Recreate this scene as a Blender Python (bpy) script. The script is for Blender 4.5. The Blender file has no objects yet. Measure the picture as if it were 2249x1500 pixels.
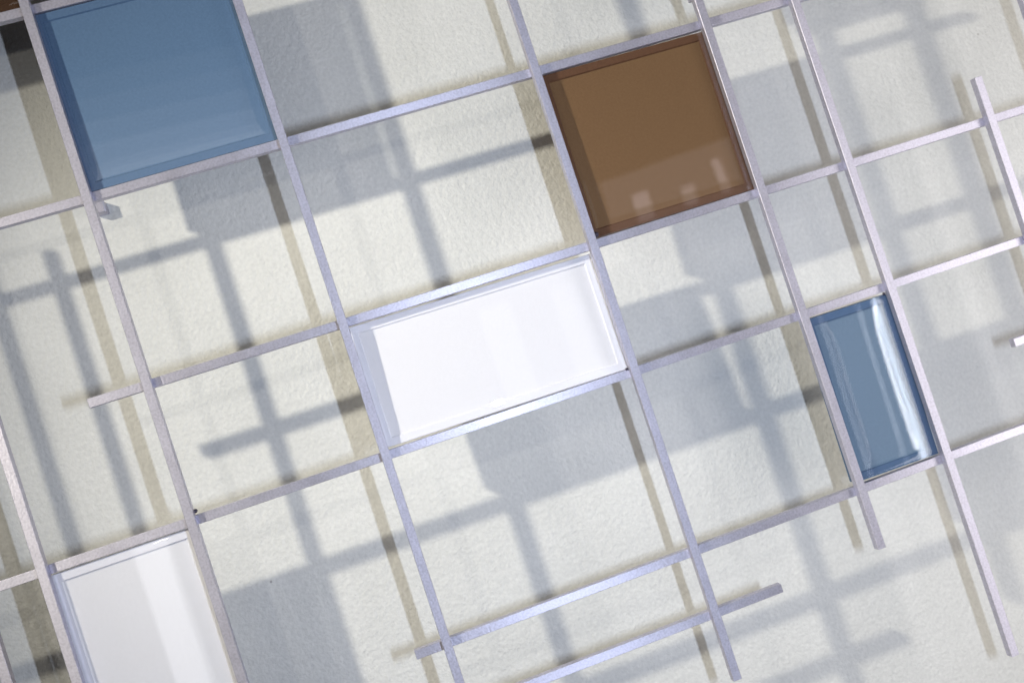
import bpy, bmesh, math, random
from mathutils import Vector, Matrix

random.seed(7)
scene = bpy.context.scene
col = scene.collection
MM = 0.001


def P(x, y, z=0.0):
    """Panel millimetres (x right, y up, z out of the wall) to world metres."""
    return Vector((x * MM, -z * MM, y * MM))


# ------------------------------------------------------------------ camera
YAW, PITCH, ROLL = 0.156, 0.017, -0.318
CAM = (-74.985, -24.122, 277.481)
cy, sy = math.cos(YAW), math.sin(YAW)
r0 = Vector((cy, 0, sy)); u0 = Vector((0, 1, 0)); b0 = Vector((-sy, 0, cy))
cp, sp = math.cos(PITCH), math.sin(PITCH)
u1 = cp * u0 + sp * b0; b1 = -sp * u0 + cp * b0
cr, sr = math.cos(ROLL), math.sin(ROLL)
r2 = cr * r0 + sr * u1; u2 = -sr * r0 + cr * u1


def W(v):
    return Vector((v.x, -v.z, v.y))


cd = bpy.data.cameras.new("camera")
cam = bpy.data.objects.new("camera", cd)
col.objects.link(cam)
R = Matrix((W(r2), W(u2), W(b1))).transposed().to_4x4()
cam.matrix_world = Matrix.Translation(P(*CAM)) @ R
cd.sensor_width = 36.0
cd.lens = 36.0 * 2194.18 / 2249.0
cd.clip_start = 0.005
cd.clip_end = 50.0
cd.dof.use_dof = True
cd.dof.focus_distance = 0.279
cd.dof.aperture_fstop = 16.0
scene.camera = cam

# ------------------------------------------------------------------ view, world
scene.view_settings.view_transform = 'Standard'
scene.view_settings.look = 'None'
scene.view_settings.exposure = 0.0
scene.view_settings.gamma = 1.0
world = bpy.data.worlds.new("World")
scene.world = world
world.use_nodes = True
bg = world.node_tree.nodes["Background"]
bg.inputs["Color"].default_value = (0.80, 0.78, 0.86, 1)
bg.inputs["Strength"].default_value = 0.01


# ------------------------------------------------------------------ lamps
def aim(o, loc, target):
    o.location = P(*loc)
    d = (P(*target) - P(*loc)).normalized()
    # local -Z along d, local Y kept close to the rods' upright direction
    z = -d
    y = Vector((0, 0, 1)); y = (y - y.dot(z) * z).normalized()
    x = y.cross(z)
    o.matrix_world = Matrix.Translation(P(*loc)) @ Matrix((x, y, z)).transposed().to_4x4()


def spot(name, loc, target, watts, colour, radius, cone, blend):
    l = bpy.data.lights.new(name, 'SPOT')
    l.energy = watts; l.color = colour; l.shadow_soft_size = radius * MM
    l.spot_size = math.radians(cone); l.spot_blend = blend
    o = bpy.data.objects.new(name, l); col.objects.link(o); aim(o, loc, target)
    return o


def strip(name, loc, target, watts, colour, sx, sy_):
    l = bpy.data.lights.new(name, 'AREA')
    l.shape = 'RECTANGLE'; l.size = sx * MM; l.size_y = sy_ * MM
    l.energy = watts; l.color = colour
    o = bpy.data.objects.new(name, l); col.objects.link(o); aim(o, loc, target)
    return o


LAMP_COOL = (-4.0, -48.0, 272.6)
LAMP_WARM = (-297.2, 164.6, 187.2)
LAMP_WEAK = (-202.4, 80.1, 262.2)
strip("cool_strip_lamp", LAMP_COOL, (-4, -48, 0), 0.54, (0.69, 0.79, 1.0), 5.0, 34.0)
spot("warm_spot_lamp", LAMP_WARM, (600, -450, -29), 6.7, (1.0, 0.95, 0.80), 7.5, 95.0, 1.0)
spot("weak_spot_lamp", LAMP_WEAK, (60, -60, -29), 0.38, (1.0, 0.96, 0.88), 6.0, 120, 1.0)
strip("right_soft_light", (275, -125, 205), (110, -75, -29), 0.68, (1.0, 0.96, 0.94), 140, 340)  # unseen soft area light added at right for fill and rod highlights
# area lights added at mirror positions, shaped for the reflections in the glass


def far_strip(name, x, y, sx, sy_, radiance, colour=(0.95, 0.96, 1.0)):
    strip(name, (x, y, 1500), (0, -30, 0), radiance * math.pi * sx * sy_ * 1e-6, colour, sx, sy_)


far_strip("reflection_strip", 207, 10, 60, 420, 0.40)
far_strip("reflection_strip", 340, 10, 50, 420, 0.35)
far_strip("reflection_strip", -492, -330, 60, 640, 1.8)
far_strip("reflection_strip", 840, -290, 180, 420, 0.8)  # added to lighten the narrow blue tile
far_strip("reflection_line", 916, -260, 10, 470, 20.0)  # added for the white streak along the narrow blue tile's right edge
far_strip("reflection_line", 880, -260, 4, 520, 4.0)
far_strip("reflection_line", 800, -260, 5, 520, 4.0)
for fy, fl in ((375, 1.5), (415, 1.4), (455, 1.1), (495, 0.75), (535, 0.45), (575, 0.25), (615, 0.12)):  # graded strips added for the soft bright lower edge of the blue tile
    far_strip("reflection_strip", -235, fy, 340, 40, fl)
for fx, fy, fs, fh in ((508, 146, 33, 50), (600, 138, 25, 30), (672, 159, 18, 66)):
    far_strip("far_pane", fx, fy, fs, fh, 1.5, (1.0, 0.86, 0.88))
far_strip("far_pane", 590, 165, 300, 110, 0.5, (1.0, 0.86, 0.88))


# ------------------------------------------------------------------ materials
def new_mat(name):
    m = bpy.data.materials.new(name); m.use_nodes = True
    nt = m.node_tree
    for n in list(nt.nodes):
        nt.nodes.remove(n)
    out = nt.nodes.new("ShaderNodeOutputMaterial")
    return m, nt, out


def node(nt, kind, **kw):
    n = nt.nodes.new(kind)
    for k, v in kw.items():
        if k in n.inputs:
            n.inputs[k].default_value = v
        else:
            setattr(n, k, v)
    return n


def noise(nt, scale, detail=2.0, rough=0.5):
    tc = nt.nodes.new("ShaderNodeTexCoord")
    n = node(nt, "ShaderNodeTexNoise", Scale=scale, Detail=detail, Roughness=rough)
    nt.links.new(tc.outputs["Object"], n.inputs["Vector"])
    return n


def ramp(nt, src, stops):
    r = nt.nodes.new("ShaderNodeValToRGB")
    el = r.color_ramp.elements
    while len(el) < len(stops):
        el.new(0.5)
    for e, (p, c) in zip(el, stops):
        e.position = p; e.color = c if len(c) == 4 else (*c, 1)
    nt.links.new(src, r.inputs["Fac"])
    return r


def plaster():
    m, nt, out = new_mat("painted_plaster")
    b = node(nt, "ShaderNodeBsdfPrincipled", Roughness=0.85)
    b.inputs["Specular IOR Level"].default_value = 0.2
    n1 = noise(nt, 35, 3)
    n2 = noise(nt, 900, 2)
    c1 = ramp(nt, n1.outputs["Fac"], [(0.3, (0.645, 0.638, 0.605)), (0.7, (0.695, 0.688, 0.655))])
    c2 = ramp(nt, n2.outputs["Fac"], [(0.3, (0.90, 0.90, 0.90)), (0.7, (1, 1, 1))])
    mx = node(nt, "ShaderNodeMix", data_type='RGBA', blend_type='MULTIPLY')
    mx.inputs["Factor"].default_value = 1.0
    nt.links.new(c1.outputs["Color"], mx.inputs["A"]); nt.links.new(c2.outputs["Color"], mx.inputs["B"])
    vo = node(nt, "ShaderNodeTexVoronoi", Scale=42.0)
    tc = nt.nodes.new("ShaderNodeTexCoord"); nt.links.new(tc.outputs["Object"], vo.inputs["Vector"])
    c3 = ramp(nt, vo.outputs["Distance"], [(0.010, (0.60, 0.58, 0.57)), (0.020, (1, 1, 1))])
    m2 = node(nt, "ShaderNodeMix", data_type='RGBA', blend_type='MULTIPLY')
    m2.inputs["Factor"].default_value = 1.0
    nt.links.new(mx.outputs["Result"], m2.inputs["A"]); nt.links.new(c3.outputs["Color"], m2.inputs["B"])
    nt.links.new(m2.outputs["Result"], b.inputs["Base Color"])
    # orange peel relief from the paint roller
    nA = noise(nt, 480, 3, 0.6)
    nB = noise(nt, 1100, 2, 0.5)
    bA = node(nt, "ShaderNodeBump", Strength=0.50, Distance=0.0008)
    bB = node(nt, "ShaderNodeBump", Strength=0.35, Distance=0.0004)
    nt.links.new(nA.outputs["Fac"], bA.inputs["Height"])
    nt.links.new(nB.outputs["Fac"], bB.inputs["Height"])
    nt.links.new(bA.outputs["Normal"], bB.inputs["Normal"])
    nt.links.new(bB.outputs["Normal"], b.inputs["Normal"])
    nt.links.new(b.outputs["BSDF"], out.inputs["Surface"])
    return m


def rod_metal():
    m, nt, out = new_mat("brushed_steel")
    b = node(nt, "ShaderNodeBsdfPrincipled", Metallic=0.72, Roughness=0.5)
    n1 = noise(nt, 160, 4, 0.6)
    n2 = noise(nt, 1600, 2)
    c1 = ramp(nt, n1.outputs["Fac"], [(0.28, (0.53, 0.51, 0.59)), (0.72, (0.61, 0.59, 0.68))])
    c2 = ramp(nt, n2.outputs["Fac"], [(0.30, (0.82, 0.82, 0.82)), (0.6, (1, 1, 1))])
    mx = node(nt, "ShaderNodeMix", data_type='RGBA', blend_type='MULTIPLY')
    mx.inputs["Factor"].default_value = 1.0
    nt.links.new(c1.outputs["Color"], mx.inputs["A"]); nt.links.new(c2.outputs["Color"], mx.inputs["B"])
    nt.links.new(mx.outputs["Result"], b.inputs["Base Color"])
    rr = ramp(nt, n1.outputs["Fac"], [(0.2, (0.45, 0.45, 0.45)), (0.8, (0.53, 0.53, 0.53))])
    nt.links.new(rr.outputs["Color"], b.inputs["Roughness"])
    # the whole grid was sanded one way, which stretches its highlights up and down
    b.inputs["Anisotropic"].default_value = 0.8
    tg = nt.nodes.new("ShaderNodeCombineXYZ"); tg.inputs["Z"].default_value = 1.0
    nt.links.new(tg.outputs["Vector"], b.inputs["Tangent"])
    bp = node(nt, "ShaderNodeBump", Strength=0.25, Distance=0.0002)
    nt.links.new(n2.outputs["Fac"], bp.inputs["Height"])
    nt.links.new(bp.outputs["Normal"], b.inputs["Normal"])
    nt.links.new(b.outputs["BSDF"], out.inputs["Surface"])
    return m


def enamel(name, lo, hi):
    m, nt, out = new_mat(name)
    b = node(nt, "ShaderNodeBsdfPrincipled", Roughness=0.6)
    b.inputs["Specular IOR Level"].default_value = 0.1
    n1 = noise(nt, 1500, 2)
    c = ramp(nt, n1.outputs["Fac"], [(0.3, lo), (0.7, hi)])
    nt.links.new(c.outputs["Color"], b.inputs["Base Color"])
    nt.links.new(b.outputs["BSDF"], out.inputs["Surface"])
    return m


def clear_glass(name, tint):
    """Thin clear glass over a painted back: lets light through, mirrors by Fresnel."""
    m, nt, out = new_mat(name)
    tr = nt.nodes.new("ShaderNodeBsdfTransparent"); tr.inputs["Color"].default_value = (*tint, 1)
    gl = node(nt, "ShaderNodeBsdfGlossy", Roughness=0.012)
    # Schlick mirror term, the same from both sides of the sheet
    ge = nt.nodes.new("ShaderNodeNewGeometry")
    dt = node(nt, "ShaderNodeVectorMath", operation='DOT_PRODUCT')
    nt.links.new(ge.outputs["Incoming"], dt.inputs[0]); nt.links.new(ge.outputs["Normal"], dt.inputs[1])
    ab = node(nt, "ShaderNodeMath", operation='ABSOLUTE'); nt.links.new(dt.outputs["Value"], ab.inputs[0])
    iv = node(nt, "ShaderNodeMath", operation='SUBTRACT'); iv.inputs[0].default_value = 1.0
    nt.links.new(ab.outputs[0], iv.inputs[1])
    pw = node(nt, "ShaderNodeMath", operation='POWER'); pw.inputs[1].default_value = 5.0
    nt.links.new(iv.outputs[0], pw.inputs[0])
    fr = node(nt, "ShaderNodeMath", operation='MULTIPLY_ADD')
    fr.inputs[1].default_value = 0.955; fr.inputs[2].default_value = 0.045
    nt.links.new(pw.outputs[0], fr.inputs[0])
    n = noise(nt, 30, 1)
    bp = node(nt, "ShaderNodeBump", Strength=0.03, Distance=0.001)
    nt.links.new(n.outputs["Fac"], bp.inputs["Height"])
    nt.links.new(bp.outputs["Normal"], gl.inputs["Normal"])
    mx = nt.nodes.new("ShaderNodeMixShader")
    nt.links.new(fr.outputs[0], mx.inputs["Fac"])
    nt.links.new(tr.outputs["BSDF"], mx.inputs[1]); nt.links.new(gl.outputs["BSDF"], mx.inputs[2])
    nt.links.new(mx.outputs["Shader"], out.inputs["Surface"])
    return m


M_WALL = plaster()
M_ROD = rod_metal()
M_GLUE, nt, out = new_mat("weld_scale")
b = node(nt, "ShaderNodeBsdfPrincipled", Roughness=0.5, Metallic=0.3)
b.inputs["Base Color"].default_value = (0.05, 0.04, 0.06, 1)
nt.links.new(b.outputs["BSDF"], out.inputs["Surface"])
M_BLUE = enamel("blue_enamel", (0.125, 0.185, 0.275), (0.140, 0.205, 0.300))
M_BROWN = enamel("brown_enamel", (0.172, 0.098, 0.046), (0.190, 0.109, 0.052))
M_BLUE_RIM = enamel("blue_glass_edge", (0.085, 0.135, 0.225), (0.095, 0.150, 0.245))
M_SLATE = enamel("slate_blue_enamel", (0.145, 0.200, 0.262), (0.160, 0.220, 0.287))
M_BLUE_EDGE = enamel("steel_blue_glass_edge", (0.115, 0.172, 0.262), (0.130, 0.190, 0.285))
M_BROWN_RIM = enamel("brown_glass_edge", (0.120, 0.060, 0.033), (0.135, 0.068, 0.037))
M_BROWN_SHADE = enamel("shaded_brown_enamel", (0.070, 0.036, 0.020), (0.080, 0.042, 0.024))  # brown darkened to carry the shade on the top-left tile
M_WHITE_RIM = enamel("white_glass_edge", (0.81, 0.80, 0.83), (0.84, 0.83, 0.86))
M_WHITE = enamel("white_enamel", (0.80, 0.785, 0.79), (0.83, 0.815, 0.82))
G_CLEAR = clear_glass("clear_glass", (0.985, 0.985, 0.99))
G_BLUE = clear_glass("pale_blue_glass", (0.93, 0.96, 0.985))


# ------------------------------------------------------------------ mesh helpers
def finish(name, bm, mat, parent=None, smooth=False):
    me = bpy.data.meshes.new(name)
    bm.normal_update(); bm.to_mesh(me); bm.free()
    me.materials.append(mat)
    if smooth:
        for p in me.polygons:
            p.use_smooth = True
    o = bpy.data.objects.new(name, me); col.objects.link(o)
    if smooth:
        wn = o.modifiers.new("weighted_normals", 'WEIGHTED_NORMAL'); wn.weight = 100
    if parent:
        o.parent = parent
    return o


def bevel_box(x0, x1, y0, y1, z0, z1, r, seg=2, which=None):
    bm = bmesh.new()
    bmesh.ops.create_cube(bm, size=1.0)
    for v in bm.verts:
        v.co = P(x0 if v.co.x < 0 else x1, y0 if v.co.y < 0 else y1, z0 if v.co.z < 0 else z1)
    ed = bm.edges[:] if which is None else [e for e in bm.edges if which(e)]
    bmesh.ops.bevel(bm, geom=ed, offset=r * MM, segments=seg, profile=0.5, affect='EDGES')
    bmesh.ops.recalc_face_normals(bm, faces=bm.faces[:])
    return bm


# ------------------------------------------------------------------ the wall
DEPTH = 29.0
wall = finish("wall", bevel_box(-900, 900, -700, 700, -DEPTH - 60, -DEPTH, 1.0, 1), M_WALL)
wall["kind"] = "structure"
wall["label"] = "cream painted plaster wall behind the metal grid"

# ------------------------------------------------------------------ the sculpture
art = bpy.data.objects.new("wall_sculpture", None)
col.objects.link(art)
art["label"] = "square metal rods crossed into a grid that holds coloured glass tiles"
art["category"] = "wall sculpture"

ROD = 2.55
XS = {'a': -183.8, 'b': -167.76, 'c': -128.56, 'd': -74.51, 'e': 0.0, 'f': 53.78, 'g': 82.93, 'h': 132.07, 'i': 156.3}
YS = {0: 106.5, 1: 52.95, 2: 0.0, 3: -38.52, 4: -92.87, 5: -111.58, 6: -67.39, 7: 62.0}
UP = {  # bottom, top of each upright rod
    'a': (-190, 175), 'b': (-150, 63.1), 'c': (-205, 180), 'd': (-165, 135), 'e': (-130.7, 150),
    'f': (-110.6, 165), 'g': (-154.3, 140), 'h': (-120, 13.5), 'i': (-90, 95)}
ACROSS = {  # left, right of each cross rod
    0: (-200, 12), 1: (-215, 104.6), 2: (-144.8, 175), 3: (-230, 170), 4: (-83.6, 165),
    5: (-176, 21.9), 6: (116.8, 172), 7: (52.6, 90)}


def rod(name, x0, x1, y0, y1, z0, z1):
    # a hand cut bar: a hair out of true, with softened arrises
    bm = bevel_box(x0, x1, y0, y1, z0, z1, 0.10, 1)
    return finish(name, bm, M_ROD, art)


h = ROD / 2
for k, (lo, hi) in UP.items():
    rod("upright_rod", XS[k] - h, XS[k] + h, lo, hi, -2.5, 0.0)
for k, (lo, hi) in ACROSS.items():
    rod("cross_rod", lo, hi, YS[k] - h, YS[k] + h, -4.95, -2.52)

# weld beads where the bars were joined
def bead(x, y, z, r, mat):
    bm = bmesh.new()
    bmesh.ops.create_icosphere(bm, subdivisions=2, radius=r * MM)
    for v in bm.verts:
        v.co *= random.uniform(0.8, 1.2)
        v.co += P(x, y, z)
    return finish("weld_bead", bm, mat, art, True)


# ------------------------------------------------------------------ glass tiles
RIM_W = 2.2
RIM = {"blue_enamel": M_BLUE_RIM, "slate_blue_enamel": M_BLUE_RIM, "brown_enamel": M_BROWN_RIM, "shaded_brown_enamel": M_BROWN_SHADE, "white_enamel": M_WHITE_RIM}
GLASS_FRONT, GLASS_BACK = -2.62, -3.38


def frame(hx, hy, w, chamfer, top, floor, back):
    """Flat ring round a tile with a chamfer down to its inner floor."""
    loops = [(hx, hy, back), (hx, hy, top - .12), (hx - .12, hy - .12, top), (hx - w, hy - w, top),
             (hx - w - chamfer, hy - w - chamfer, floor), (hx - w - chamfer, hy - w - chamfer, back)]
    bm = bmesh.new()
    rows = [[bm.verts.new(P(sx * a, sy_ * b_, z)) for sx, sy_ in ((-1, -1), (1, -1), (1, 1), (-1, 1))]
            for a, b_, z in loops]
    for i in range(len(rows)):
        A, B = rows[i], rows[(i + 1) % len(rows)]
        for k in range(4):
            bm.faces.new((A[k], A[(k + 1) % 4], B[(k + 1) % 4], B[k]))
    bmesh.ops.recalc_face_normals(bm, faces=bm.faces[:])
    return bm


def pillow(hx, hy):
    """Glass slab whose front rolls off softly over the last few millimetres of its rim."""
    def ticks(half):
        near = [0, .15, .3, .5, .75, 1.05, 1.4, 1.8, 2.3, 2.9, 3.6, 4.6, 6.0]
        inner = [-half + d for d in near]
        n = max(3, int(2 * (half - 6) / 4))
        mid = [-half + 6 + (2 * half - 12) * i / n for i in range(1, n)]
        return inner + mid + [-v for v in reversed(inner)]

    def drop(d):
        return 0.34 * math.exp(-d / 0.6) + 0.16 * math.exp(-d / 2.0)
    xs_, ys_ = ticks(hx), ticks(hy)
    bm = bmesh.new()
    top = [[bm.verts.new(P(x, y, GLASS_FRONT - max(drop(hx - abs(x)), drop(hy - abs(y))) -
                           0.25 * min(drop(hx - abs(x)), drop(hy - abs(y))))) for y in ys_] for x in xs_]
    nx, ny = len(xs_), len(ys_)
    for i in range(nx - 1):
        for j in range(ny - 1):
            bm.faces.new((top[i][j], top[i + 1][j], top[i + 1][j + 1], top[i][j + 1])).smooth = True
    ring = [top[i][0] for i in range(nx)] + [top[nx - 1][j] for j in range(1, ny)] + \
           [top[i][ny - 1] for i in range(nx - 2, -1, -1)] + [top[0][j] for j in range(ny - 2, 0, -1)]
    low = [bm.verts.new((v.co.x, -GLASS_BACK * MM, v.co.z)) for v in ring]
    n = len(ring)
    for i in range(n):
        k = (i + 1) % n
        bm.faces.new((ring[i], low[i], low[k], ring[k]))
    bm.faces.new(list(reversed(low)))
    bmesh.ops.recalc_face_normals(bm, faces=bm.faces[:])
    return bm


def tile(x0, x1, y0, y1, rot, tilt, back, glass, label, dz=0.0, rim=None):
    t = bpy.data.objects.new("glass_tile", None); col.objects.link(t)
    t.parent = art; t["label"] = label
    cx, cyy = (x0 + x1) / 2, (y0 + y1) / 2
    hx, hy = (x1 - x0) / 2, (y1 - y0) / 2
    t.location = P(cx, cyy, dz)
    t.rotation_euler = (math.radians(tilt[0]), -math.radians(rot), math.radians(tilt[1]))
    bk = finish("backing", bevel_box(-hx + RIM_W - .4, hx - RIM_W + .4, -hy + RIM_W - .4, hy - RIM_W + .4, -7.6, -3.9, 0.25, 2), back, t)

    finish("glass_rim", frame(hx - .02, hy - .02, RIM_W, .3, -3.42, -3.86, -7.4), rim or RIM[back.name], t)
    finish("glass_face", pillow(hx, hy), glass, t)
    return t


def cell(l, rr, top, bot, ml, mr, mt, mb):
    return (XS[l] + h + ml, XS[rr] - h - mr, YS[bot] + h + mb, YS[top] - h - mt)


U = -0.9   # the tiles reach this far under the upright rods
tile(*cell('c', 'd', 0, 1, U, U, .25, .3), 0.1, (0.5, 0.3), M_BLUE, G_BLUE,
     "large square blue glass tile at the upper left", rim=M_BLUE_EDGE)
tile(*cell('e', 'f', 1, 2, -.5, U, .5, .25), -0.35, (0.4, -0.2), M_BROWN, G_CLEAR,
     "square brown glass tile right of centre")
tile(*cell('d', 'e', 2, 3, -.5, -.5, .3, .5), -0.45, (-2.6, 0.2), M_WHITE, G_CLEAR,
     "white glass tile lying lengthwise in the centre", dz=-0.85)
tile(*cell('f', 'g', 3, 4, -.5, U, .75, .6), -0.8, (0.3, 0.3), M_SLATE, G_BLUE,
     "narrow upright blue glass tile at the right")
tile(*cell('b', 'c', 3, 5, -.5, U, .35, .5), 0.15, (0.3, 0.0), M_WHITE, G_CLEAR,
     "upright white glass tile at the lower left corner")
tile(XS['a'] + h + U, XS['c'] - h - U, YS[0] + h + .3, YS[0] + h + 53, 0.0, (0, 0), M_BROWN_SHADE, G_CLEAR,
     "brown glass tile, shade put into its colour, cut off by the upper left corner")
tile(XS['f'] + h + U, XS['g'] - h - U, YS[7] + h + .3, YS[7] + h + 53, 0.0, (0, 0), M_BLUE, G_BLUE,
     "narrow glass tile just above the upper edge of the picture")

bead(XS['c'] + 1.5, YS[3] + 2.4, -2.6, 0.6, M_GLUE)
bead(XS['e'] + 2.1, YS[2] + 2.5, -2.4, 0.85, M_GLUE)
bead(XS['b'] + 1.6, -89.0, -2.6, 0.8, M_GLUE)
bead(XS['g'] - 1.7, YS[3] - 1.9, -2.7, 0.5, M_GLUE)
bead(XS['e'] - 1.6, YS[3] + 1.3, -2.7, 0.5, M_GLUE)

# ------------------------------------------------------------------ peg on the wall
peg = finish("wall_peg", bevel_box(-132.7, -129.2, 53.9, 57.4, -DEPTH - 1, -DEPTH + 4.2, 0.35, 2), M_ROD)
peg["label"] = "short square metal peg on the wall under the corner of the large blue tile"
peg["category"] = "peg"
